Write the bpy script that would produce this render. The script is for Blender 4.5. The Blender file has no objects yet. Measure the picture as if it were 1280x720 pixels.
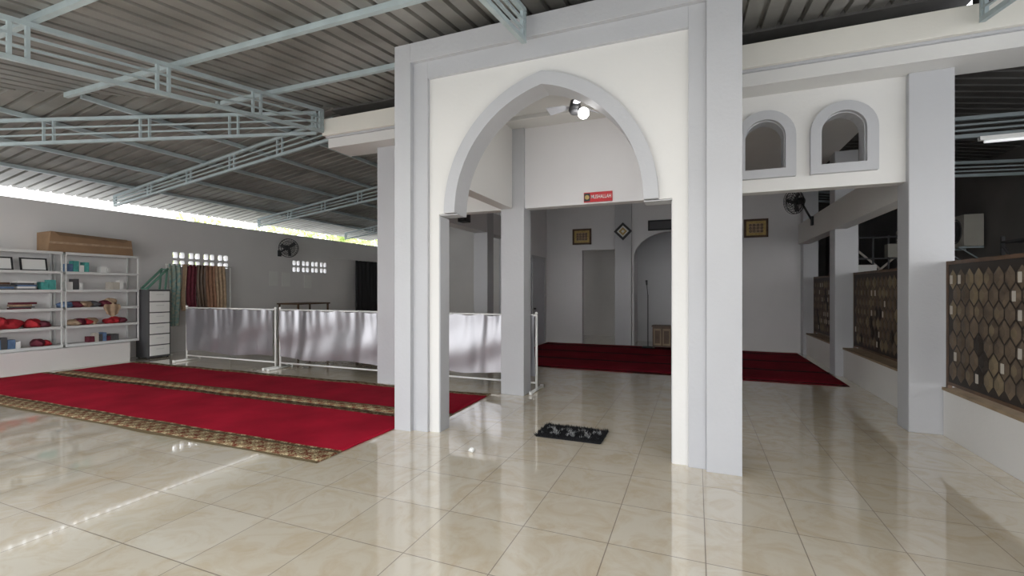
import bpy, bmesh, math, random
from mathutils import Vector, Matrix
random.seed(7)
S=bpy.context.scene
try:
    S.view_settings.view_transform='Standard'
except Exception: pass

# ---------------------------------------------------------------- materials
def mat(name,c,rough=.6,metal=0,var=.06,scale=3.0,bump=0,bscale=40,emit=None,estr=0,c2=None,spec=.5):
    m=bpy.data.materials.new(name); m.use_nodes=True
    nt=m.node_tree; b=nt.nodes['Principled BSDF']
    b.inputs['Roughness'].default_value=rough; b.inputs['Metallic'].default_value=metal
    b.inputs['Specular IOR Level'].default_value=spec
    tc=nt.nodes.new('ShaderNodeTexCoord')
    n=nt.nodes.new('ShaderNodeTexNoise'); n.inputs['Scale'].default_value=scale; n.inputs['Detail'].default_value=5
    nt.links.new(tc.outputs['Object'],n.inputs['Vector'])
    r=nt.nodes.new('ShaderNodeValToRGB')
    r.color_ramp.elements[0].position=.3; r.color_ramp.elements[1].position=.7
    if c2 is None:
        a=[max(0,x*(1-var)) for x in c]; d=[min(1,x*(1+var)) for x in c]
    else: a=c; d=c2
    r.color_ramp.elements[0].color=(*a,1); r.color_ramp.elements[1].color=(*d,1)
    nt.links.new(n.outputs['Fac'],r.inputs['Fac']); nt.links.new(r.outputs['Color'],b.inputs['Base Color'])
    if bump:
        n2=nt.nodes.new('ShaderNodeTexNoise'); n2.inputs['Scale'].default_value=bscale
        nt.links.new(tc.outputs['Object'],n2.inputs['Vector'])
        bp=nt.nodes.new('ShaderNodeBump'); bp.inputs['Strength'].default_value=bump; bp.inputs['Distance'].default_value=.01
        nt.links.new(n2.outputs['Fac'],bp.inputs['Height']); nt.links.new(bp.outputs['Normal'],b.inputs['Normal'])
    if emit:
        b.inputs['Emission Color'].default_value=(*emit,1); b.inputs['Emission Strength'].default_value=estr
    return m
M={}
M['white']=mat('plaster_white',(.73,.72,.70),.55,var=.025,scale=1.2,bump=.15,bscale=25)
M['cream']=mat('beam_cream',(.80,.775,.71),.55,var=.03,scale=1.5,bump=.15)
M['grey']=mat('plaster_grey',(.50,.505,.525),.55,var=.03,scale=1.5,bump=.2,bscale=30)
M['wall']=mat('wall_paint',(.77,.755,.75),.6,var=.05,scale=.6,bump=.1)
M['hall']=mat('hall_wall_paint',(.74,.73,.74),.6,var=.04,scale=.8,bump=.1)
M['shade']=mat('alley_wall_shaded',(.19,.18,.17),.7,var=.15,scale=1.0,bump=.1)  # alley's dimness painted into the wall colour
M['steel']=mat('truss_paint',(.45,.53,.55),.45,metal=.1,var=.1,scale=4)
M['steeld']=mat('truss_paint_shaded',(.20,.23,.24),.5,metal=.1,var=.1,scale=4)  # darkened copy of the truss paint, alley shade in the colour
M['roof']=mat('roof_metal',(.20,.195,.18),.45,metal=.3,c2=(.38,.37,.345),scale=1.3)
M['roofd']=mat('roof_metal_shaded',(.09,.085,.08),.6,metal=.2,c2=(.15,.145,.14),scale=2)  # darkened copy of the roof metal, stands in for weaker light there
M['pipe']=mat('white_pipe',(.82,.82,.80),.35,var=.02)
M['satin']=mat('silver_satin',(.37,.37,.395),.34,metal=.82,var=.03,scale=2)
M['black']=mat('black_plastic',(.02,.02,.022),.45)
M['dark']=mat('dark_grey',(.08,.08,.085),.6)
M['curt']=mat('black_fabric',(.022,.022,.025),.8)
M['rack']=mat('rack_metal',(.68,.69,.68),.45,var=.03)
M['card']=mat('cardboard',(.30,.19,.11),.85,var=.12,scale=4)
M['red']=mat('red_cloth',(.42,.02,.03),.85,var=.3,scale=14)
M['maroon']=mat('maroon_cloth',(.13,.02,.035),.85,var=.3,scale=14)
M['teal']=mat('teal_pack',(.08,.36,.33),.6,var=.2,scale=20)
M['blue']=mat('blue_pack',(.12,.2,.35),.6,var=.2,scale=20)
M['tan']=mat('tan_cloth',(.42,.30,.20),.85,var=.2,scale=14)
M['orange']=mat('orange_cloth',(.30,.16,.10),.85,var=.25,scale=9)
M['tealc']=mat('teal_pattern_cloth',(.14,.32,.34),.85,c2=(.50,.48,.36),scale=16)
M['green']=mat('green_painted_wood',(.12,.26,.20),.6,var=.15)
M['paper']=mat('paper',(.82,.82,.80),.7,var=.02)
M['gold']=mat('gold_frame',(.45,.32,.12),.4,metal=.4,var=.15,scale=20)
M['woodd']=mat('dark_wood',(.10,.055,.03),.5,var=.3,scale=9)
M['signred']=mat('sign_red',(.55,.012,.02),.4,var=.02)
M['bulb']=mat('bulb',(1,1,1),.3,emit=(1,.98,.95),estr=14)
M['tube']=mat('tube_glow',(1,1,1),.3,emit=(.95,.98,1),estr=.5)
M['hexa']=mat('screen_brown',(.07,.05,.035),.6,c2=(.15,.11,.075),scale=6)
M['hexb']=mat('screen_gold',(.17,.13,.08),.55,var=.2,scale=12)
M['hexc']=mat('screen_dark',(.025,.018,.014),.6)
M['label']=mat('screen_label',(.55,.51,.45),.6)
M['leaf']=mat('leaf',(.35,.48,.12),.6,c2=(.80,.82,.45),scale=1.5)
M['ground']=mat('outside_ground',(.42,.40,.37),.9,var=.15,scale=1)
M['ac']=mat('ac_casing',(.52,.50,.44),.5,var=.05)
M['tuft']=mat('mat_tuft_black',(.012,.012,.014),.9)
M['tuftw']=mat('mat_tuft_white',(.55,.55,.55),.9)
M['door']=mat('door_grey',(.50,.51,.55),.5,var=.03)
M['grime']=mat('ledge_brown',(.30,.22,.14),.7,var=.2,scale=8)

def floor_mat():
    m=bpy.data.materials.new('floor_tiles'); m.use_nodes=True; nt=m.node_tree; b=nt.nodes['Principled BSDF']
    L=nt.links.new
    tc=nt.nodes.new('ShaderNodeTexCoord'); mp=nt.nodes.new('ShaderNodeMapping')
    T=.533
    mp.inputs['Location'].default_value=(-(.05%T),-(2.203%T),0)
    L(tc.outputs['Object'],mp.inputs['Vector'])
    br=nt.nodes.new('ShaderNodeTexBrick'); br.offset=0; br.squash=1
    br.inputs['Scale'].default_value=1; br.inputs['Brick Width'].default_value=T; br.inputs['Row Height'].default_value=T
    br.inputs['Mortar Size'].default_value=.0032; br.inputs['Mortar Smooth'].default_value=.2
    br.inputs['Color1'].default_value=(.84,.745,.58,1); br.inputs['Color2'].default_value=(.90,.815,.66,1)
    br.inputs['Mortar'].default_value=(.34,.27,.20,1)
    L(mp.outputs['Vector'],br.inputs['Vector'])
    n=nt.nodes.new('ShaderNodeTexNoise'); n.inputs['Scale'].default_value=3.2; n.inputs['Detail'].default_value=9; n.inputs['Distortion'].default_value=1.6
    n.inputs['Roughness'].default_value=.65
    L(tc.outputs['Object'],n.inputs['Vector'])
    r=nt.nodes.new('ShaderNodeValToRGB'); r.color_ramp.elements[0].position=.36; r.color_ramp.elements[1].position=.56
    r.color_ramp.elements[0].color=(.91,.85,.76,1); r.color_ramp.elements[1].color=(1,1,1,1)
    L(n.outputs['Fac'],r.inputs['Fac'])
    mx=nt.nodes.new('ShaderNodeMixRGB'); mx.blend_type='MULTIPLY'; mx.inputs['Fac'].default_value=1
    L(br.outputs['Color'],mx.inputs['Color1']); L(r.outputs['Color'],mx.inputs['Color2'])
    L(mx.outputs['Color'],b.inputs['Base Color'])
    b.inputs['Specular IOR Level'].default_value=.95
    b.inputs['Coat Weight'].default_value=.9; b.inputs['Coat Roughness'].default_value=.04; b.inputs['Coat IOR'].default_value=1.6
    rr=nt.nodes.new('ShaderNodeMapRange'); rr.inputs['To Min'].default_value=.06; rr.inputs['To Max'].default_value=.5
    L(br.outputs['Fac'],rr.inputs['Value']); L(rr.outputs['Result'],b.inputs['Roughness'])
    bp=nt.nodes.new('ShaderNodeBump'); bp.invert=True; bp.inputs['Strength'].default_value=.3; bp.inputs['Distance'].default_value=.002
    L(br.outputs['Fac'],bp.inputs['Height']); L(bp.outputs['Normal'],b.inputs['Normal'])
    return m
def carpet_mat(name,base,border,acc,stripes,lines=()):
    m=bpy.data.materials.new(name); m.use_nodes=True; nt=m.node_tree; b=nt.nodes['Principled BSDF']; L=nt.links.new
    b.inputs['Roughness'].default_value=.95; b.inputs['Specular IOR Level'].default_value=.1
    g=nt.nodes.new('ShaderNodeNewGeometry'); sx=nt.nodes.new('ShaderNodeSeparateXYZ'); L(g.outputs['Position'],sx.inputs[0])
    def math_(op,a,bb):
        k=nt.nodes.new('ShaderNodeMath'); k.operation=op
        for i,v in enumerate((a,bb)):
            if isinstance(v,(int,float)): k.inputs[i].default_value=v
            else: L(v,k.inputs[i])
        return k.outputs[0]
    def band(lst):
        tot=None
        for y0,y1 in lst:
            f=math_('MULTIPLY',math_('GREATER_THAN',sx.outputs[1],y0),math_('LESS_THAN',sx.outputs[1],y1))
            tot=f if tot is None else math_('MAXIMUM',tot,f)
        return tot
    n=nt.nodes.new('ShaderNodeTexNoise'); n.inputs['Scale'].default_value=1.7; n.inputs['Detail'].default_value=6
    L(g.outputs['Position'],n.inputs['Vector'])
    r=nt.nodes.new('ShaderNodeValToRGB'); r.color_ramp.elements[0].position=.3; r.color_ramp.elements[1].position=.7
    r.color_ramp.elements[0].color=(*[x*.72 for x in base],1); r.color_ramp.elements[1].color=(*[min(1,x*1.15) for x in base],1)
    L(n.outputs['Fac'],r.inputs['Fac'])
    sA=math_('SINE',math_('MULTIPLY',sx.outputs[0],34),0); sB=math_('SINE',math_('MULTIPLY',sx.outputs[1],38),0)
    med=math_('MULTIPLY',sA,sB)
    v=nt.nodes.new('ShaderNodeTexVoronoi'); v.inputs['Scale'].default_value=38; v.inputs['Randomness'].default_value=.8
    L(g.outputs['Position'],v.inputs['Vector'])
    sm=math_('ADD',math_('MULTIPLY',med,.28),v.outputs['Distance'])
    vr=nt.nodes.new('ShaderNodeValToRGB'); vr.color_ramp.interpolation='CONSTANT'
    e=vr.color_ramp.elements; e[0].position=0; e[0].color=(*acc,1); e[1].position=.22; e[1].color=(*[x*.25 for x in border],1)
    k=e.new(.34); k.color=(*border,1); k=e.new(.55); k.color=(border[0]*.45,border[1]*.2,border[2]*.2,1)
    L(sm,vr.inputs['Fac'])
    mx=nt.nodes.new('ShaderNodeMixRGB'); L(band(stripes),mx.inputs['Fac']); L(r.outputs['Color'],mx.inputs['Color1']); L(vr.outputs['Color'],mx.inputs['Color2'])
    out=mx.outputs['Color']
    if lines:
        m2=nt.nodes.new('ShaderNodeMixRGB'); L(band(lines),m2.inputs['Fac']); L(out,m2.inputs['Color1']); m2.inputs['Color2'].default_value=(*[x*.3 for x in border],1); out=m2.outputs['Color']
    L(out,b.inputs['Base Color'])
    n3=nt.nodes.new('ShaderNodeTexNoise'); n3.inputs['Scale'].default_value=180; L(g.outputs['Position'],n3.inputs['Vector'])
    bp=nt.nodes.new('ShaderNodeBump'); bp.inputs['Strength'].default_value=.5; bp.inputs['Distance'].default_value=.004
    L(n3.outputs['Fac'],bp.inputs['Height']); L(bp.outputs['Normal'],b.inputs['Normal'])
    return m

# ---------------------------------------------------------------- builder
class B:
    def __init__(s,name): s.name=name; s.bm=bmesh.new(); s.mats=[]
    def mi(s,m):
        if isinstance(m,str): m=M[m]
        if m not in s.mats: s.mats.append(m)
        return s.mats.index(m)
    def face(s,pts,m,smooth=False):
        vs=[s.bm.verts.new(p) for p in pts]
        f=s.bm.faces.new(vs); f.material_index=s.mi(m); f.smooth=smooth; return f
    def hexa(s,p,m):
        vs=[s.bm.verts.new(q) for q in p]; i=s.mi(m)
        for q in ((0,3,2,1),(4,5,6,7),(0,1,5,4),(1,2,6,5),(2,3,7,6),(3,0,4,7)):
            f=s.bm.faces.new([vs[k] for k in q]); f.material_index=i
    def box(s,x0,x1,y0,y1,z0,z1,m):
        s.hexa([(x0,y0,z0),(x1,y0,z0),(x1,y1,z0),(x0,y1,z0),(x0,y0,z1),(x1,y0,z1),(x1,y1,z1),(x0,y1,z1)],m)
    def beam(s,p,q,w,h,m,up=(0,0,1)):
        p=Vector(p);q=Vector(q);d=(q-p).normalized();u=Vector(up)
        if abs(d.dot(u))>.99: u=Vector((0,1,0))
        a=d.cross(u).normalized(); c=a.cross(d).normalized()
        a=a*w/2; c=c*h/2
        s.hexa([p-a-c,p+a-c,p+a+c,p-a+c,q-a-c,q+a-c,q+a+c,q-a+c],m)
    def cyl(s,p,q,r,m,seg=14,r2=None):
        p=Vector(p);q=Vector(q);d=(q-p).normalized(); r2=r if r2 is None else r2
        u=Vector((0,0,1)) if abs(d.z)<.9 else Vector((1,0,0))
        a=d.cross(u).normalized(); c=d.cross(a).normalized(); i=s.mi(m)
        A=[];C=[]
        for k in range(seg):
            t=2*math.pi*k/seg; o=a*math.cos(t)+c*math.sin(t)
            A.append(s.bm.verts.new(p+o*r)); C.append(s.bm.verts.new(q+o*r2))
        for k in range(seg):
            f=s.bm.faces.new((A[k],A[(k+1)%seg],C[(k+1)%seg],C[k])); f.material_index=i; f.smooth=True
        f=s.bm.faces.new(A[::-1]); f.material_index=i
        f=s.bm.faces.new(C); f.material_index=i
    def ring(s,c,R,r,n,m,seg=24,ss=6):
        c=Vector(c);n=Vector(n).normalized(); u=Vector((0,0,1)) if abs(n.z)<.9 else Vector((1,0,0))
        a=n.cross(u).normalized(); b=n.cross(a); i=s.mi(m); g=[]
        for k in range(seg):
            t=2*math.pi*k/seg; o=a*math.cos(t)+b*math.sin(t); row=[]
            for j in range(ss):
                w=2*math.pi*j/ss; row.append(s.bm.verts.new(c+o*(R+r*math.cos(w))+n*r*math.sin(w)))
            g.append(row)
        for k in range(seg):
            for j in range(ss):
                f=s.bm.faces.new((g[k][j],g[(k+1)%seg][j],g[(k+1)%seg][(j+1)%ss],g[k][(j+1)%ss])); f.material_index=i; f.smooth=True
    def surf(s,fn,nu,nv,m,smooth=True,closed=False):
        g=[[s.bm.verts.new(fn(i/nu,j/nv)) for j in range(nv+1)] for i in range(nu+1)]; k=s.mi(m)
        for i in range(nu):
            for j in range(nv):
                f=s.bm.faces.new((g[i][j],g[i+1][j],g[i+1][j+1],g[i][j+1])); f.material_index=k; f.smooth=smooth
    def blob(s,c,sx,sy,sz,m,amp=.15,seed=0,nu=20,nv=12):
        rnd=random.Random(seed); ph=[rnd.uniform(0,6) for _ in range(6)]
        def fn(u,v):
            t=u*2*math.pi; p=v*math.pi
            k=1+amp*(math.sin(3*t+ph[0])*math.sin(2*p+ph[1])+.6*math.sin(5*t+ph[2])*math.sin(4*p+ph[3]))*math.sin(p)
            return (c[0]+sx*k*math.sin(p)*math.cos(t),c[1]+sy*k*math.sin(p)*math.sin(t),max(c[2]-sz*.8,c[2]+sz*k*math.cos(p)))
        s.surf(fn,nu,nv,m)
    def plate(s,loops,c0,c1,m,plane='XZ'):
        cu=bpy.data.curves.new('t','CURVE'); cu.dimensions='2D'; cu.fill_mode='BOTH'; cu.extrude=abs(c1-c0)/2
        for lp in loops:
            sp=cu.splines.new('POLY'); sp.points.add(len(lp)-1); sp.use_cyclic_u=True
            for i,(a,b) in enumerate(lp): sp.points[i].co=(a,b,0,1)
        ob=bpy.data.objects.new('t',cu); S.collection.objects.link(ob)
        dg=bpy.context.evaluated_depsgraph_get(); me=bpy.data.meshes.new_from_object(ob.evaluated_get(dg))
        mid=(c0+c1)/2; i=s.mi(m); vs=[]
        for v in me.vertices:
            a,b,c=v.co
            vs.append(s.bm.verts.new((a,c+mid,b) if plane=='XZ' else ((c+mid,a,b) if plane=='YZ' else (a,b,c+mid))))
        for p in me.polygons:
            try:
                f=s.bm.faces.new([vs[k] for k in p.vertices]); f.material_index=i
            except ValueError: pass
        bpy.data.objects.remove(ob); bpy.data.curves.remove(cu); bpy.data.meshes.remove(me)
    def done(s,center=True,bevel=0,parent=None,recalc=True,merge=False):
        if merge: bmesh.ops.remove_doubles(s.bm,verts=s.bm.verts,dist=.0004)
        if recalc: bmesh.ops.recalc_face_normals(s.bm,faces=s.bm.faces)
        me=bpy.data.meshes.new(s.name); off=Vector((0,0,0))
        if center and len(s.bm.verts):
            lo=Vector([min(v.co[i] for v in s.bm.verts) for i in range(3)]); hi=Vector([max(v.co[i] for v in s.bm.verts) for i in range(3)])
            off=Vector(((lo.x+hi.x)/2,(lo.y+hi.y)/2,lo.z))
            for v in s.bm.verts: v.co-=off
        s.bm.to_mesh(me); s.bm.free()
        for m in s.mats: me.materials.append(m)
        ob=bpy.data.objects.new(s.name,me); ob.location=off; S.collection.objects.link(ob)
        if bevel:
            bv=ob.modifiers.new('bevel','BEVEL'); bv.width=bevel; bv.segments=2; bv.limit_method='ANGLE'
        if parent: ob.parent=parent; ob.matrix_parent_inverse=parent.matrix_world.inverted()
        return ob

def rect(a0,a1,b0,b1): return [(a0,b0),(a1,b0),(a1,b1),(a0,b1)]

# ---------------------------------------------------------------- ground, floor
b=B('outside_ground'); b.box(-60,60,-60,60,-.3,-.16,'ground'); b.done()
M['floor']=floor_mat()
b=B('floor'); b.box(-11.8,2.5,-2.5,15.15,-.15,0,'floor'); b.done(center=False)

# ---------------------------------------------------------------- roof
HX,HY,R0,SL=-5.5,5.8,4.45,.14
def ribs(lo,hi,step=.2,h=.045):
    out=[];t=lo
    while t<hi:
        for o,z in ((0,0),(.135,0),(.145,h),(.180,h),(.19,0)): 
            if t+o<hi: out.append((t+o,z))
        t+=step
    return out
b=B('roof_left')
xe=-12.35; R=ribs(-1.5,15.4); prev=None
for y,dz in R:
    xi=HX if y>HY else HX-(HY-y)
    if xi<=xe: prev=None; continue
    cur=((xe,y,R0-SL*(HX-xe)+dz),(xi,y,R0-SL*(HX-xi)+dz))
    if prev: b.face([prev[0],prev[1],cur[1],cur[0]],'roof')
    prev=cur
b.done(recalc=False)
b=B('roof_front'); ye=-1.5; R=ribs(-12.3,8); prev=None
for x,dz in R:
    yi=HY+.2 if x>HX else HY-(HX-x)
    if yi<=ye: prev=None; continue
    cur=((x,ye,R0-SL*(HY-ye)+dz),(x,yi,R0-SL*(HY-yi)+dz))
    if prev: b.face([prev[0],prev[1],cur[1],cur[0]],'roof')
    prev=cur
b.done(recalc=False)
b=B('roof_leak_cap'); L_=6.7  # strip added over the hip gap to stop light leaking between sheets
b.beam((HX+.1,HY+.1,R0+.07),(HX-L_,HY-L_,R0-SL*L_+.055),.34,.03,'roof')
b.done()
b=B('roof_right'); R=ribs(6.02,22.4); prev=None
for y,dz in R:
    cur=((2.3,y,4.25+dz),(5.4,y,3.75+dz))
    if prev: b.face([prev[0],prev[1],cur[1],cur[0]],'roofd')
    prev=cur
b.done(recalc=False)
b=B('roof_top_and_leak_strip'); b.box(-5.7,2.6,5.92,15.4,4.44,4.6,'roofd'); b.box(2.6,8,5.92,6.06,4.2,4.6,'roofd'); b.done()  # second box: filler added to block light leaking in above the beam
b=B('ceiling'); b.box(-4.4,2.3,6.32,15.0,3.9,3.95,'white'); b.done()

b=B('roof_purlins')
def rz(x,y): return R0-SL*max(HX-x,HY-y,0)
for y in (4.75,3.49,2.23,.97,-.3,-1.4):
    x0=HX-(HY-y)
    b.beam((x0,y,rz(0,y)-.035),(8,y,rz(0,y)-.035),.05,.06,'steel')
for x in (-6.6,-7.7,-8.8,-9.9,-11.0):
    y0=HY-(HX-x)
    b.beam((x,y0,rz(x,8)-.035),(x,15.3,rz(x,8)-.035),.05,.06,'steel')
b.done()
def truss(p,q,dp=.33,dq=.33,n=None,name='roof_truss',t=.045,m='steel'):
    p=Vector(p);q=Vector(q); L=(q-p).length; n=n or max(2,int(L/1.15))
    b=B(name); up=Vector((0,0,1))
    b.beam(p,q,t,t,m); b.beam(p-up*dp,q-up*dq,t,t,m)
    b.beam(p-up*dp*.36,q-up*dq*.36,.025,.022,m); b.beam(p-up*dp*.66,q-up*dq*.66,.025,.022,m)
    for i in range(n+1):
        for o in (-.06,.06):
            f=min(1,max(0,i/n+o/L)); a=p.lerp(q,f); d=dp+(dq-dp)*f
            b.beam(a,a-up*d,.03,.03,m)
    return b.done()
zt=lambda x,y: rz(x,y)-.095
truss((HX,5.66,zt(HX,5.68)),(HX,-1.4,zt(HX,-1.4)))
tt=6.0
truss((HX-.15,HY-.12,zt(HX-.15,HY)),(HX-tt,HY-tt*.7,zt(HX-tt,HY)))
truss((HX-.1,6.0,zt(HX-.1,8)),(-11.6,6.0,zt(-11.6,8)),.33,.2)
truss((HX-.1,9.5,zt(HX-.1,8)),(-11.6,9.5,zt(-11.6,8)),.33,.2)
truss((HX-.1,13,zt(HX-.1,8)),(-11.6,13,zt(-11.6,8)),.33,.2)
truss((-1.5,4.06,zt(0,4.1)),(-1.5,-1.4,zt(0,-1.4)),.28,.28)
truss((2.5,5.66,zt(0,5.68)),(2.5,-1.4,zt(0,-1.4)),.3,.3)
truss((2.6,9.6,3.62),(4.88,9.6,3.5),.22,.2)
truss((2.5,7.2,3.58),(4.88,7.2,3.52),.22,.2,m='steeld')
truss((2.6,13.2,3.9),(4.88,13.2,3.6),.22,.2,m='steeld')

# ---------------------------------------------------------------- main beam & columns
BZ=3.78
b=B('beam_front')
b.box(-5.5,8,5.78,6.3,BZ,3.93,'white')
b.box(-5.55,8,5.70,6.3,3.96,4.22,'cream')
b.box(-5.52,8,5.745,6.3,3.93,3.96,'grey')
b.done(bevel=.006)
def column(x0,x1,y0,y1,z1):
    b=B('column'); b.box(x0,x1,y0,y1,0,z1,'grey'); b.done(bevel=.008)
column(-4.75,-4.4,6.05,6.35,BZ)
column(-2.6,-2.25,6.07,6.37,BZ)
column(-.25,.10,6.07,6.37,BZ)
column(2.08,2.46,6.05,6.35,BZ)
column(2.24,2.58,9.5,9.84,3.9)
column(2.3,2.6,12.36,12.66,3.9)
column(-4.75,-4.4,9.5,9.84,3.9)

# ---------------------------------------------------------------- portal
cx=-1.36; c=.252; z0=2.29
def arc(w,rise=None,n=28):
    r=w+c; a1=math.acos(-c/r); pts=[]
    for i in range(n+1):
        t=math.pi+(a1-math.pi)*i/n; pts.append((cx+c+r*math.cos(t),z0+r*math.sin(t)))
    return pts+[(2*cx-x,z) for x,z in pts[::-1][1:]]
b=B('entrance_portal')
jl,jr=-2.505,-.19
b.plate([[(-2.62,0),(jl,0),(jl,z0)]+arc(.945)+[(jr,z0),(jr,0),(-.06,0),(-.06,3.72),(-2.62,3.72)]],4.2,4.4,'white')
b.plate([arc(1.06)+arc(.935)[::-1]],4.15,4.42,'grey')
b.box(jl,jl+.012,4.205,4.395,0,z0-.02,'grey'); b.box(jr-.008,jr,4.22,4.395,0,z0-.02,'grey')
b.box(jl+.002,-2.29,4.21,4.41,z0-.014,z0-.002,'grey'); b.box(-.43,jr-.002,4.21,4.41,z0-.014,z0-.002,'grey')
b.box(-2.8,-2.62,4.16,4.42,0,3.9,'grey'); b.box(-3.0,-2.8,4.11,4.45,0,4.1,'grey')
b.box(-.06,.08,4.16,4.42,0,3.9,'grey'); b.box(.08,.345,4.11,4.45,0,4.12,'grey')
b.box(-2.62,-.06,4.16,4.42,3.72,3.9,'grey'); b.box(-2.8,.08,4.11,4.45,3.9,4.1,'grey')
b.box(-2.6,-2.42,4.42,6.06,2.65,BZ-.005,'white'); b.box(-.2,-.05,4.42,6.06,2.65,BZ-.005,'white')
b.box(-3.0,.3,4.42,5.69,3.80,3.88,'white')
b.done(bevel=.003)
b=B('wall_header_front')
b.box(-4.4,-2.6,6.12,6.3,2.65,BZ,'white'); b.box(-2.25,-.25,6.12,6.3,2.65,BZ,'hall')
b.done()
def arched(xc,w,zb,zs,n=16):
    return [(xc-w,zb),(xc+w,zb)]+[(xc+w*math.cos(math.pi*i/n),zs+w*math.sin(math.pi*i/n)) for i in range(n+1)]
b=B('wall_front_right')
b.plate([rect(.10,2.08,2.65,BZ),arched(.745,.215,2.9,3.27),arched(1.515,.215,2.9,3.27)],6.12,6.3,'white'); b.done()
for i,xc in enumerate((.745,1.515)):
    b=B('window_%d'%(i+1)); b.plate([arched(xc,.315,2.8,3.27),arched(xc,.21,2.9,3.27)],6.06,6.12,'grey')
    b.plate([arched(xc,.214,2.9,3.27),arched(xc,.20,2.915,3.27)],6.12,6.31,'grey')
    b.done(bevel=.006)

# ---------------------------------------------------------------- hall walls
ea=[(-.6+.95*math.cos(math.pi*i/20),2.35+.68*math.sin(math.pi*i/20)) for i in range(21)]
b=B('wall_back')
b.plate([[(-4.0,0),(-2.96,0),(-2.96,2.6),(-2.03,2.6),(-2.03,0),(-1.55,0)]+ea[::-1]+[(.35,0),(2.6,0),(2.6,3.9),(-4.0,3.9)]],12.7,12.85,'hall')
b.done()
b=B('pilaster'); b.box(-2.03,-1.6,12.55,12.7,0,3.9,'grey'); b.done(bevel=.006)
b=B('wall_mihrab_niche'); b.box(-1.7,.5,13.9,14.0,0,3.4,'grey'); b.box(-1.7,-1.6,12.86,13.9,0,3.4,'hall'); b.box(.4,.5,12.86,13.9,0,3.4,'hall'); b.box(-1.7,.5,12.86,13.9,3.4,3.5,'hall'); b.done()
b=B('wall_hall_left'); b.box(-4.12,-4.0,11.0,12.85,0,3.9,'hall'); b.box(-4.7,-4.0,10.85,11.0,0,3.9,'grey'); b.done()
b=B('door_1'); b.box(-3.995,-3.96,11.35,12.35,.02,2.35,'door'); b.box(-3.96,-3.94,11.3,11.36,.02,2.4,'grey'); b.box(-3.96,-3.94,12.34,12.4,.02,2.4,'grey'); b.box(-3.96,-3.94,11.3,12.4,2.34,2.4,'grey'); b.cyl((-3.96,11.45,1.0),(-3.9,11.45,1.0),.02,'dark'); b.done()
b=B('wall_rear'); b.plate([[(-11.65,0),(2.6,0),(2.6,4.43),(-5.5,4.43),(-11.65,3.5)]],15.0,15.15,'wall'); b.done()
b=B('wall_right_rear_and_sky_block'); b.box(2.45,2.6,12.86,15.0,0,3.9,'hall'); b.box(2.45,2.6,15.16,22.3,-.16,4.3,'shade'); b.done()  # second box: unseen wall added to keep sky light out of the alley
b=B('beam_left'); b.box(-4.72,-4.42,6.36,10.84,2.8,3.3,'hall'); b.done()
b=B('beam_right'); b.box(2.2,2.42,6.36,12.35,2.55,3.0,'white'); b.done()
holes=[]
def vents(y0,y1):
    n=8; st=(y1-y0)/n
    for i in range(n):
        for zz in (2.06,2.26):
            g=.02 if i%2 else .05
            a0=y0+i*st+g; a1=y0+(i+1)*st-(.05 if i%2 else .02)
            holes.append([(a0+.02,zz),(a1-.02,zz),(a1,zz+.03),(a1,zz+.12),(a1-.02,zz+.15),(a0+.02,zz+.15),(a0,zz+.12),(a0,zz+.03)])
vents(7.17,8.67); vents(10.7,12.2)
b=B('wall_left'); b.plate([rect(-2.5,15.15,0,3.20)]+holes,-11.8,-11.65,'wall','YZ'); b.done()
b=B('plinth'); b.box(-11.64,-11.0,1.0,5.98,0,.4,'white'); b.done(bevel=.01)
b=B('wall_right_low')
for y0,y1 in ((-2.4,6.04),(6.36,9.49),(9.85,12.35)): b.box(2.36,2.5,y0,y1,0,.47,'white')
b.done(bevel=.006)
b=B('ledge')
for y0,y1 in ((-2.4,6.04),(6.36,9.49),(9.85,12.35)): b.box(2.35,2.62,y0,y1,.471,.50,'grime')
b.done()
def screen(y0,y1,x=2.5):
    b=B('patterned_screen'); zb,zt_=.501,1.77
    b.box(x,x+.02,y0,y1,zb+.04,zt_,'hexc')
    for y in (y0,y1): b.box(x-.005,x+.03,y-.02,y+.02,zb,zt_+.02,'woodd')
    b.beam((x+.01,y0,zt_),(x+.01,y1,zt_),.035,.035,'woodd'); b.beam((x+.01,y0,zb+.05),(x+.01,y1,zb+.05),.03,.03,'woodd')
    w,h=.075,.11; r=random.Random(3)
    ny=int((y1-y0-.05)/(2*w)); row=0; z=zb+.19
    while z<zt_-.1:
        for k in range(ny):
            yc=y0+.03+w+k*2*w+(w if row%2 else 0)
            if yc+w>y1-.02: continue
            ww,hh=w*.9,h*.92
            q=r.random(); m='hexa' if q<.65 else ('hexb' if q<.85 else 'hexc')
            o=[(yc-ww,z-hh*.35),(yc,z-hh),(yc+ww,z-hh*.35),(yc+ww,z+hh*.35),(yc,z+hh),(yc-ww,z+hh*.35)]
            i_=[(yc+(a-yc)*.55,z+(c_-z)*.55) for a,c_ in o]
            for e in range(6):
                f=(e+1)%6
                b.face([(x-.001,*o[e]),(x-.001,*o[f]),(x-.014,*i_[f]),(x-.014,*i_[e])],m)
            b.face([(x-.014,*p) for p in i_],m if r.random()<.75 else 'hexb')
            if r.random()<.2: b.face([(x-.016,yc-.03,z-.045),(x-.016,yc+.02,z-.045),(x-.016,yc+.02,z+.04),(x-.016,yc-.03,z+.04)],'label')
        row+=1; z+=h*1.38
    b.done()
screen(3.55,6.01,2.385); screen(1.0,3.48,2.385); screen(6.42,9.44); screen(9.9,12.3)

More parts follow.
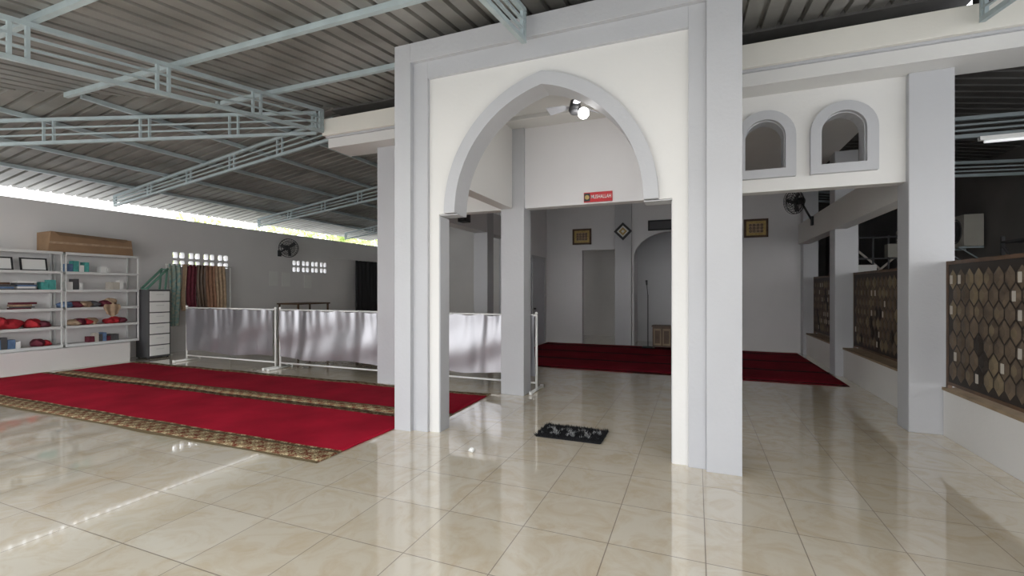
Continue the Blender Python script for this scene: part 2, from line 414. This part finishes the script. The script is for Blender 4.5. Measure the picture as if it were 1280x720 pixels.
b=B('wall_neighbor_and_end_block'); b.box(4.9,5.05,5.9,22.3,-.16,3.85,'shade'); b.box(2.62,4.9,22.1,22.3,-.16,3.9,'shade'); b.done()  # second box: end wall added to shut out bright sky and darken the alley
def ac(y,z,x=4.88):
    b=B('ac_outdoor_unit'); b.box(x-.32,x-.04,y,y+.8,z,z+.58,'ac')
    b.ring((x-.325,y+.3,z+.29),.22,.012,(1,0,0),'dark'); b.ring((x-.325,y+.3,z+.29),.13,.008,(1,0,0),'dark')
    b.cyl((x-.33,y+.3,z+.29),(x-.318,y+.3,z+.29),.2,'dark')
    for k in range(6): b.box(x-.325,x-.32,y+.58,y+.74,z+.1+k*.07,z+.13+k*.07,'dark')
    for yy in (y+.1,y+.7): b.box(x-.36,x,yy-.015,yy+.015,z-.035,z,'steel'); b.beam((x-.34,yy,z-.02),(x-.01,yy,z-.28),.02,.02,'steel')
    b.done(bevel=.01)
ac(10.9,2.3); ac(13.2,2.35)
b=B('tube_lamp'); b.box(3.15,4.5,7.17,7.23,3.285,3.33,'pipe'); b.cyl((3.2,7.2,3.265),(4.45,7.2,3.265),.016,'tube'); b.done()
b=B('storage_rack')
for y in (8.0,9.2):
    for x in (4.3,4.8): b.box(x-.02,x+.02,y-.02,y+.02,-.16,2.3,'dark')
for z in (.4,1.0,1.6,2.2): b.box(4.28,4.82,7.98,9.22,z,z+.03,'dark')
b.box(4.35,4.75,8.1,8.5,1.63,1.95,'ac'); b.box(4.35,4.7,8.6,9.1,1.63,1.85,'label'); b.beam((4.28,8,1.03),(4.28,9.2,2.2),.02,.03,'dark'); b.beam((4.28,9.2,1.03),(4.28,8.0,2.2),.02,.03,'dark')
b.done()
b=B('lattice_frame'); LY=12.5
for k in range(6): b.beam((3.1+k*.28,LY,1.2),(3.1+k*.28,LY,2.7),.03,.03,'dark')
for k in range(4): b.beam((3.1,LY,1.25+k*.47),(4.5,LY,1.25+k*.47),.03,.03,'dark')
b.beam((3.1,LY+.02,1.25),(4.5,LY+.02,2.66),.03,.04,'ac'); b.beam((3.1,LY+.02,2.66),(4.5,LY+.02,1.25),.03,.04,'ac')
for x in (3.1,4.5): b.beam((x,LY,-.16),(x,LY,1.25),.05,.05,'dark')
b.box(3.3,3.7,LY-.1,LY+.1,1.75,2.05,'pipe'); b.box(3.9,4.3,LY-.1,LY+.1,2.21,2.5,'ac'); b.done()

# ---------------------------------------------------------------- carpets
redc=(.46,.012,.035)
m1=carpet_mat('carpet_red_a',redc,(.36,.27,.15),(.62,.50,.30),[(3.0,3.36),(4.50,4.62)],[(3.0,3.08),(3.30,3.33)])
m2=carpet_mat('carpet_red_b',(.38,.010,.03),(.36,.27,.15),(.55,.45,.27),[(4.6,4.86),(5.84,6.1)],[(4.83,4.86)])
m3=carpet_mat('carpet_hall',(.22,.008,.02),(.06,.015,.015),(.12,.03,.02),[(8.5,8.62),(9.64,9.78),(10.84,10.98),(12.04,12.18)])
def carpet(x0,x1,y0,y1,m,skew=0):
    b=B('carpet')
    def fn(u,v):
        x=x0+(x1-x0)*u; y=y0+(y1-y0)*v
        wob=.012*math.sin(x*2.1+y)+.006*math.sin(x*6)
        return (x+ (skew*(v-.5) if u>.5 else 0),y+wob,.012+.004*math.sin(x*5+y*3)*math.sin(y*4))
    b.surf(fn,80,12,m)
    o=b.done(center=False,recalc=False)
    so=o.modifiers.new('s','SOLIDIFY'); so.thickness=.008; so.offset=-1
carpet(-10.9,-3.02,3.05,4.6,m1,.03)
carpet(-10.75,-2.72,4.64,5.98,m2)
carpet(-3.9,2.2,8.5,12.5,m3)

# ---------------------------------------------------------------- mat
b=B('shaggy_doormat')
mx0,mx1,my0,my1=-1.52,-.86,4.45,4.86
b.box(mx0,mx1,my0,my1,.001,.012,'tuft')
for i in range(5600):
    x=random.uniform(mx0-.01,mx1+.01); y=random.uniform(my0-.01,my1+.01)
    fx=(x-mx0)/(mx1-mx0); fy=(y-my0)/(my1-my0)
    wht=abs(fy-.5)<.30 and .06<fx<.94 and (abs((fx*4+fy*1.2)%1-.5)<.14 or abs((fx*4-fy*1.2)%1-.5)<.07) and random.random()<.6
    m='tuftw' if wht else 'tuft'
    a=random.uniform(0,6.28); h=random.uniform(.02,.045); dx=math.cos(a)*.004; dy=math.sin(a)*.004; lx=random.uniform(-.022,.022); ly=random.uniform(-.022,.022)
    b.face([(x-dx,y-dy,.01),(x+dx,y+dy,.01),(x+lx,y+ly,h)],m)
b.done(recalc=False)
b=B('crumpled_tissue'); b.blob((-1.92,3.80,.022),.025,.02,.022,'paper',.3,4); b.done()

# ---------------------------------------------------------------- curtain barriers
def barrier(x0,x1,y=6.45,seed=0,name='curtain_barrier'):
    b=B(name); r=random.Random(seed); ph=[r.uniform(0,6) for _ in range(9)]
    for x in (x0,x1):
        b.cyl((x,y,.03),(x,y,1.14),.018,'pipe'); b.cyl((x,y-.26,.024),(x,y+.26,.024),.022,'pipe')
        for yy in (y-.26,y+.26): b.cyl((x,yy,.0),(x,yy,.05),.026,'pipe')
        b.blob((x,y,1.15),.024,.024,.024,'pipe',0)
    b.cyl((x0,y,1.12),(x1,y,1.12),.016,'pipe'); b.cyl((x0,y,.12),(x1,y,.12),.014,'pipe')
    W=x1-x0
    def fn(u,v):
        x=x0+.03+(W-.06)*u
        uu=u+.03*math.sin(u*9+ph[5])+.014*math.sin(v*2.5+ph[6])
        fold=.020*math.sin(uu*W*6+ph[0]+.7*math.sin(v*2+ph[1]))+.009*math.sin(uu*W*15+ph[2]+v*1.3)
        fold*=(.5+.5*math.sin(u*6+ph[8])**2)
        fold+=.004*math.sin(uu*W*34+ph[3])*max(0,1-v*2.0)
        fold+=.012*math.sin(v*6+u*W*2.5+ph[7])*math.sin(v*3.14)
        sag=.03*(abs(math.sin(u*math.pi*5+ph[3])))*(1-v)+.025*v*math.sin(u*9+ph[4])
        z=1.125-sag-v*.90
        sw=.02*math.sin(v*4+u*7+ph[4])*v
        return (x+sw,y-.04+fold,z)
    b.surf(fn,260,30,'satin')
    return b.done(recalc=False)
barrier(-9.95,-7.42,seed=1); barrier(-7.3,-4.82,seed=2); barrier(-4.3,-2.19,seed=3)

# ---------------------------------------------------------------- shelves
LV=[.42,.77,1.12,1.47,1.82,2.19]
def rack(y0,y1):
    b=B('shelving_rack'); X0,X1=-11.6,-11.2
    for y in (y0+.01,y1-.03):
        for x in (X0,X1-.03): b.box(x,x+.03,y,y+.02,.401,2.215,'rack')
    for z in LV: b.box(X0,X1,y0+.01,y1-.01,z,z+.025,'rack'); b.box(X1-.012,X1+.003,y0+.01,y1-.01,z-.02,z+.03,'rack')
    b.box(X0-.008,X0,y0,y1,.42,2.2,'wall')
    b.done()
rack(2.4,3.68); rack(3.7,4.97); rack(4.99,6.26)
b=B('cardboard_box'); x0,x1,y0,y1,z=-11.6,-11.22,4.75,6.15,2.222
b.hexa([(x0,y0,z),(x1,y0,z),(x1,y1,z),(x0,y1,z),(x0,y0,z+.36),(x1-.02,y0+.05,z+.38),(x1-.02,y1-.02,z+.32),(x0,y1,z+.33)],'card')
b.hexa([(x1-.02,y0+.1,z+.37),(x1+.05,y0+.15,z+.30),(x1+.05,y1-.2,z+.27),(x1-.02,y1-.1,z+.32),(x1-.02,y0+.1,z+.375),(x1+.055,y0+.15,z+.305),(x1+.055,y1-.2,z+.275),(x1-.02,y1-.1,z+.33)],'card')
b.box(x1-.003,x1+.002,y0+.02,y1-.02,z+.15,z+.19,'tan')
b.done()
def frame(y,z,w,h,x=-11.33):
    b=B('framed_certificate')
    lean=.05
    def bar(y0,y1,z0,z1): b.hexa([(x-lean*(z0-z)/h,y0,z0),(x-lean*(z0-z)/h,y1,z0),(x-.02-lean*(z0-z)/h,y1,z0),(x-.02-lean*(z0-z)/h,y0,z0),(x-lean*(z1-z)/h,y0,z1),(x-lean*(z1-z)/h,y1,z1),(x-.02-lean*(z1-z)/h,y1,z1),(x-.02-lean*(z1-z)/h,y0,z1)],m_)
    m_='black'; t=.025
    bar(y,y+w,z,z+t);bar(y,y+w,z+h-t,z+h);bar(y,y+t,z,z+h);bar(y+w-t,y+w,z,z+h)
    m_='paper'; x-=.008; bar(y+t,y+w-t,z+t,z+h-t); b.done()
frame(3.95,1.846,.38,.24); frame(4.42,1.846,.38,.24)
def books(y,z,n,ms,x=-11.25,name='stack_of_books'):
    b=B(name); r=random.Random(int(y*100))
    for k in range(n):
        h=r.uniform(.02,.04); w=r.uniform(.24,.32); o=r.uniform(-.02,.02)
        b.box(x-.2,x+o*.5,y+o,y+w+o,z,z+h-.002,ms[k%len(ms)]); z+=h
    b.done()
books(4.0,1.496,4,['dark','blue','dark','woodd']); books(4.35,1.496,5,['dark','paper','blue']); books(3.8,1.146,3,['paper','dark'])
books(4.3,1.146,4,['maroon','dark','tan'])
def packs(y,z,n,ms,name='row_of_packages',x=-11.27,h0=.16):
    b=B(name); r=random.Random(int(y*77))
    for k in range(n):
        w=r.uniform(.06,.11); h=r.uniform(h0*.7,h0*1.4); b.box(x-.15,x,y,y+w-.006,z,z+h,ms[r.randrange(len(ms))]); y+=w
    b.done()
packs(5.05,1.846,4,['teal','paper','blue','paper']); packs(5.05,1.496,3,['teal','paper','dark']); packs(4.68,1.496,2,['teal','paper'])
packs(5.75,1.496,3,['rack','label','paper']); packs(5.6,1.846,2,['paper','dark'],h0=.1)
packs(4.0,.446,5,['paper','blue','paper','dark'])
packs(5.4,.446,7,['blue','label','maroon','dark','paper'],h0=.13)
def pile(y,z,sy,sz,ms,name='pile_of_clothes',x=-11.4):
    b=B(name); r=random.Random(int(y*31+z*10))
    for k in range(len(ms)):
        yy=y+(k-(len(ms)-1)/2)*sy*.8; s_=r.uniform(.8,1.15)
        b.blob((x+r.uniform(-.02,.02),yy,z+sz*.8*s_+.001),.15,sy*.75,sz*s_,ms[k],.22,k+int(y*9))
    b.done()
pile(4.1,.797,.18,.11,['red','red','red','red']); pile(4.67,.797,.15,.08,['red','maroon'])
pile(5.3,1.147,.17,.07,['blue','maroon','tan','dark']); pile(5.77,1.147,.13,.09,['maroon','tan'])
pile(5.9,.797,.12,.07,['red','red','maroon']); pile(5.35,.797,.12,.07,['tan','maroon','red','tan'])
pile(4.72,.446,.12,.07,['maroon','red']); 
b=B('hanging_cloth')
b.surf(lambda u,v:(-11.185+.012*math.sin(u*12)+.01*v,5.62+.26*u+.05*math.sin(v*5)*(u-.5),1.20-.26*v*(1-.5*abs(u-.5))),16,10,'tan'); b.done(recalc=False)

b=B('drawer_cabinet'); x0,x1,y0,y1=-11.4,-10.98,6.30,6.76
b.box(x0,x1,y0,y1,.02,1.5,'dark')
for k in range(6): 
    z=.06+k*.238; b.box(x1,x1+.018,y0+.03,y1-.03,z,z+.215,'paper'); b.box(x1+.018,x1+.028,y0+.15,y1-.15,z+.13,z+.15,'rack')
for y in (y0+.04,y1-.04):
    for x in (x0+.04,x1-.04): b.cyl((x,y,0),(x,y,.03),.02,'black')
b.done(bevel=.005)
b=B('folded_easel'); b.beam((-11.1,6.35,1.52),(-11.1,6.78,1.98),.03,.04,'green'); b.beam((-11.3,6.35,1.52),(-11.3,6.78,1.98),.03,.04,'green'); b.beam((-11.1,6.36,1.52),(-11.3,6.36,1.52),.03,.03,'green'); b.beam((-11.1,6.77,1.96),(-11.3,6.77,1.96),.03,.03,'green'); b.beam((-11.1,6.72,1.505),(-11.1,6.76,1.96),.03,.03,'green'); b.beam((-11.3,6.72,1.505),(-11.3,6.76,1.96),.03,.03,'green'); b.done()

rail=bpy.data.objects.new('clothes_rail',None); rail.location=(-11.3,7.6,0); S.collection.objects.link(rail)
bpy.context.view_layer.update()
b=B('rail'); b.cyl((-11.3,6.85,2.08),(-11.3,8.45,2.08),.014,'pipe')
for y in (6.87,8.43): b.cyl((-11.3,y,0),(-11.3,y,2.1),.014,'pipe'); b.cyl((-11.5,y,.02),(-11.1,y,.02),.016,'pipe')
b.done(parent=rail)
y=6.9
for k,(w,m,l) in enumerate(((.28,'tealc',1.45),(.12,'tan',1.1),(.24,'maroon',1.3),(.22,'woodd',1.15),(.26,'orange',1.35),(.26,'tan',1.4))):
    b=B('garment_%d'%(k+1)); yy=y
    b.surf(lambda u,v:(-11.285+.03*math.sin(u*17+k)*(0.4+v*.6)+.012*k%.02,yy+w*u+.02*math.sin(v*5+k),2.1-l*v),24,12,m); b.done(parent=rail,recalc=False); y+=w
b=B('black_curtain'); b.surf(lambda u,v:(-11.4+.05*math.sin(u*38),13.3+1.3*u,2.55-1.9*v),80,6,'curt'); b.cyl((-11.4,12.0,2.57),(-11.4,14.7,2.57),.012,'pipe'); b.done(recalc=False)
b=B('notice_paper')
for y,z in ((9.9,1.62),(10.35,1.6),(11.2,1.55)): b.box(-11.649,-11.642,y,y+.3,z,z+.42,'paper')
b.done()
b=B('low_table'); b.box(-11.0,-10.2,9.6,10.8,1.08,1.12,'woodd')
for x in (-10.95,-10.25):
    for yy in (9.65,10.75): b.box(x-.02,x+.02,yy-.02,yy+.02,0,1.08,'woodd')
b.done()

# ---------------------------------------------------------------- wall fans
def wall_fan(c,n,R,wallpt):
    b=B('wall_fan'); c=Vector(c); n=Vector(n).normalized()
    for k,rr in enumerate((R,R*.8,R*.6,R*.4,R*.22)): b.ring(c+n*(.09-.05*(rr/R)**2),rr,.005,n,'black',24,5)
    b.ring(c-n*.02,R,.008,n,'black'); b.ring(c-n*.07,R*.7,.005,n,'black')
    u=Vector((0,0,1)); a=n.cross(u).normalized(); v=a.cross(n)
    for k in range(24):
        t=k*math.pi/12; o=a*math.cos(t)+v*math.sin(t)
        b.cyl(c+n*.09+o*.04,c+n*.03+o*R,.003,'black',5); b.cyl(c-n*.09+o*.05,c-n*.01+o*R,.003,'black',5)
    b.cyl(c-n*.2,c-n*.03,.075,'black',16,.06); b.cyl(c-n*.02,c+n*.05,.035,'dark')
    for k in range(3):
        t=k*2*math.pi/3+.4; o=a*math.cos(t)+v*math.sin(t); p=n.cross(o)
        b.face([c+o*.03-p*.02,c+o*R*.85-p*R*.12+n*.02,c+o*R*.88+p*R*.25-n*.02,c+o*.03+p*.05],'dark')
    w=Vector(wallpt); b.cyl(c-n*.15,w+Vector((0,0,0)),.02,'black'); 
    b.box(w.x-.02,w.x+.02,w.y-.05,w.y+.05,w.z-.1,w.z+.08,'black')
    b.done()
wall_fan((-11.1,10.1,2.72),(1,-.45,-.15),.27,(-11.63,10.25,2.6))
wall_fan((1.85,10.8,3.28),(-1,-.6,-.2),.24,(2.18,10.9,2.9))

fan=bpy.data.objects.new('ceiling_fan',None); fan.location=(-1.27,5.1,3.5); S.collection.objects.link(fan); bpy.context.view_layer.update()
fx,fy,fz=-1.27,5.1,3.53
b=B('motor'); b.cyl((fx,fy,3.6),(fx,fy,3.80),.014,'pipe'); b.cyl((fx,fy,3.75),(fx,fy,3.80),.05,'pipe',16,.06); b.cyl((fx,fy,fz),(fx,fy,3.64),.075,'black',20,.05); b.cyl((fx,fy,fz-.04),(fx,fy,fz),.05,'dark',20,.075); b.done(parent=fan)
for k in range(3):
    t=k*math.pi*2/3+3.05; o=Vector((math.cos(t),math.sin(t),0)); p=Vector((-math.sin(t),math.cos(t),0)); c0=Vector((fx,fy,fz+.05))
    b=B('blade_%d'%(k+1))
    P=[c0+o*.07-p*.02,c0+o*.12-p*.05-Vector((0,0,.01)),c0+o*.32-p*.06-Vector((0,0,.03)),c0+o*.34+p*.05+Vector((0,0,.02)),c0+o*.12+p*.05+Vector((0,0,.01)),c0+o*.07+p*.02]
    b.face(P,'door'); ob=b.done(parent=fan,recalc=False); so=ob.modifiers.new('s','SOLIDIFY'); so.thickness=.006
b=B('bulb'); b.surf(lambda u,v:(fx+.11+.062*math.sin(v*math.pi)*math.cos(u*6.2832),fy-.06+.062*math.sin(v*math.pi)*math.sin(u*6.2832),3.46+.062*math.cos(v*math.pi)),20,12,'bulb'); b.cyl((fx+.08,fy-.04,3.49),(fx+.03,fy-.02,3.56),.025,'black'); b.done(parent=fan)

# ---------------------------------------------------------------- sign
sg=B('board'); sg.box(-1.40,-1.02,6.098,6.118,2.67,2.80,'signred'); 
sign=bpy.data.objects.new('wall_sign',None); sign.location=(-1.21,6.1,2.67); S.collection.objects.link(sign); bpy.context.view_layer.update()
sg.box(-1.395,-1.315,6.094,6.098,2.682,2.788,'black')
sg.cyl((-1.355,6.095,2.735),(-1.355,6.090,2.735),.03,'gold',12)
sg.done(parent=sign)
def text(s_,size,loc,rot,mt,parent,name='lettering'):
    cu=bpy.data.curves.new(name,'FONT'); cu.body=s_; cu.size=size; cu.align_x='CENTER'; cu.align_y='CENTER'; cu.extrude=.001; cu.offset=.0004
    cu.space_character=1.06
    ob=bpy.data.objects.new(name,cu); ob.location=loc; ob.rotation_euler=rot; S.collection.objects.link(ob); cu.materials.append(M[mt])
    bpy.context.view_layer.update()
    ob.parent=parent; ob.matrix_parent_inverse=parent.matrix_world.inverted(); return ob
t=text('MUSHALLAH',.054,(-1.168,6.095,2.735),(math.pi/2,0,0),'paper',sign); t.scale=(.84,1.3,1)

# ---------------------------------------------------------------- hall decor
def art(x0,x1,z0,z1,y=12.69):
    b=B('framed_calligraphy'); t=.05
    b.box(x0,x1,y-.03,y,z0,z0+t,'woodd');b.box(x0,x1,y-.03,y,z1-t,z1,'woodd');b.box(x0,x0+t,y-.03,y,z0,z1,'woodd');b.box(x1-t,x1,y-.03,y,z0,z1,'woodd')
    b.box(x0+t,x1-t,y-.015,y,z0+t,z1-t,'gold'); b.box(x0+t+.06,x1-t-.06,y-.018,y-.01,z0+t+.06,z1-t-.06,'tan')
    for k in range(3):
        zc=z0+t+.1+k*(z1-z0-2*t-.2)/2
        for q in range(4):
            xc=x0+t+.09+q*(x1-x0-2*t-.18)/3; b.ring((xc,y-.021,zc),.022,.006,(0,1,0),'black',10,4)
    b.done()
art(-3.23,-2.70,2.76,3.2); art(1.10,1.63,2.78,3.23)
b=B('diamond_ornament')
def dia(r): return [(-1.815-r,3.06),(-1.815,3.06-r),(-1.815+r,3.06),(-1.815,3.06+r)]
b.plate([dia(.24),dia(.16)],12.51,12.549,'black'); b.plate([dia(.16)],12.53,12.549,'paper'); b.plate([dia(.11),dia(.05)],12.52,12.53,'gold'); b.done()
b=B('digital_prayer_clock'); b.box(-1.18,-.40,12.64,12.70,3.06,3.33,'black'); b.box(-1.14,-.44,12.635,12.64,3.10,3.29,'dark'); b.done(bevel=.01)
b=B('microphone_stand'); x,y=-1.14,12.2
b.cyl((x,y,.0),(x,y,.03),.14,'black',20); b.cyl((x,y,.03),(x,y,1.35),.011,'black'); b.cyl((x,y,1.30),(x-.03,y+.02,1.62),.008,'black'); b.cyl((x-.03,y+.02,1.6),(x-.04,y+.03,1.72),.02,'dark',12,.028); b.done().location.z=.018
b=B('carved_cabinet'); x0,x1,y0,y1=-1.02,-.35,12.1,12.45
b.box(x0,x1,y0,y1,.06,.56,'woodd'); b.box(x0-.02,x1+.02,y0-.02,y1+.02,.56,.59,'woodd')
for k in range(3): b.box(x0+.03+k*.215,x0+.21+k*.215,y0-.012,y0,.1,.52,'grime'); b.box(x0+.06+k*.215,x0+.18+k*.215,y0-.016,y0-.01,.15,.47,'woodd')
for xx in (x0+.03,x1-.03):
    for yy in (y0+.03,y1-.03): b.box(xx-.02,xx+.02,yy-.02,yy+.02,.018,.06,'woodd')
b.done()
b=B('wall_speaker'); b.box(-4.40,-4.22,8.1,8.3,2.85,3.2,'black'); b.ring((-4.31,8.095,2.95),.06,.008,(0,1,0),'dark'); b.ring((-4.31,8.095,3.1),.035,.006,(0,1,0),'dark'); b.done(bevel=.01)

# ---------------------------------------------------------------- trees outside
b=B('tree'); r=random.Random(5)
for k in range(20):
    cx_,cy_,cz_=-18.5+r.uniform(-1.5,1.5),r.uniform(9,24),r.uniform(2.0,4.6)
    for i in range(240):
        v=Vector((r.gauss(0,1),r.gauss(0,1),r.gauss(0,1)))*.6+Vector((cx_,cy_,cz_)); a=Vector((r.gauss(0,1),r.gauss(0,1),r.gauss(0,1))).normalized(); c_=a.orthogonal().normalized()
        b.face([v-a*.14,v+c_*.06,v+a*.14,v-c_*.06],'leaf')
for k in range(6): 
    yy=9.5+k*2.5; b.cyl((-18.5,yy,-.16),(-18.4,yy+.2,4),.12,'woodd',8,.05)
b.done(recalc=False)

# ---------------------------------------------------------------- world, lights
w=bpy.data.worlds.new('World'); S.world=w; w.use_nodes=True; nt=w.node_tree; bg=nt.nodes['Background']
tc=nt.nodes.new('ShaderNodeTexCoord'); sp=nt.nodes.new('ShaderNodeSeparateXYZ'); nt.links.new(tc.outputs['Generated'],sp.inputs[0])
rp=nt.nodes.new('ShaderNodeValToRGB'); rp.color_ramp.elements[0].position=0; rp.color_ramp.elements[0].color=(1,.98,.95,1); rp.color_ramp.elements[1].position=.9; rp.color_ramp.elements[1].color=(.72,.83,1,1)
nt.links.new(sp.outputs[2],rp.inputs['Fac']); nt.links.new(rp.outputs['Color'],bg.inputs['Color']); bg.inputs['Strength'].default_value=4.2
sun=bpy.data.lights.new('sun','SUN'); sun.energy=2.5; sun.angle=.1; so=bpy.data.objects.new('sun',sun); so.rotation_euler=(math.radians(25),math.radians(-20),0); S.collection.objects.link(so)
pl=bpy.data.lights.new('bulb_light','POINT'); pl.energy=4; pl.shadow_soft_size=.06; po=bpy.data.objects.new('bulb_light',pl); po.location=(-1.16,4.95,3.34); S.collection.objects.link(po)

# ---------------------------------------------------------------- camera
cd=bpy.data.cameras.new('camera'); cd.sensor_width=36; cd.lens=575/1280*36; cd.shift_y=.0016; cd.clip_start=.05
co=bpy.data.objects.new('camera',cd); co.location=(0,0,1.5); co.rotation_euler=(math.pi/2,0,math.radians(21.8)); S.collection.objects.link(co); S.camera=co
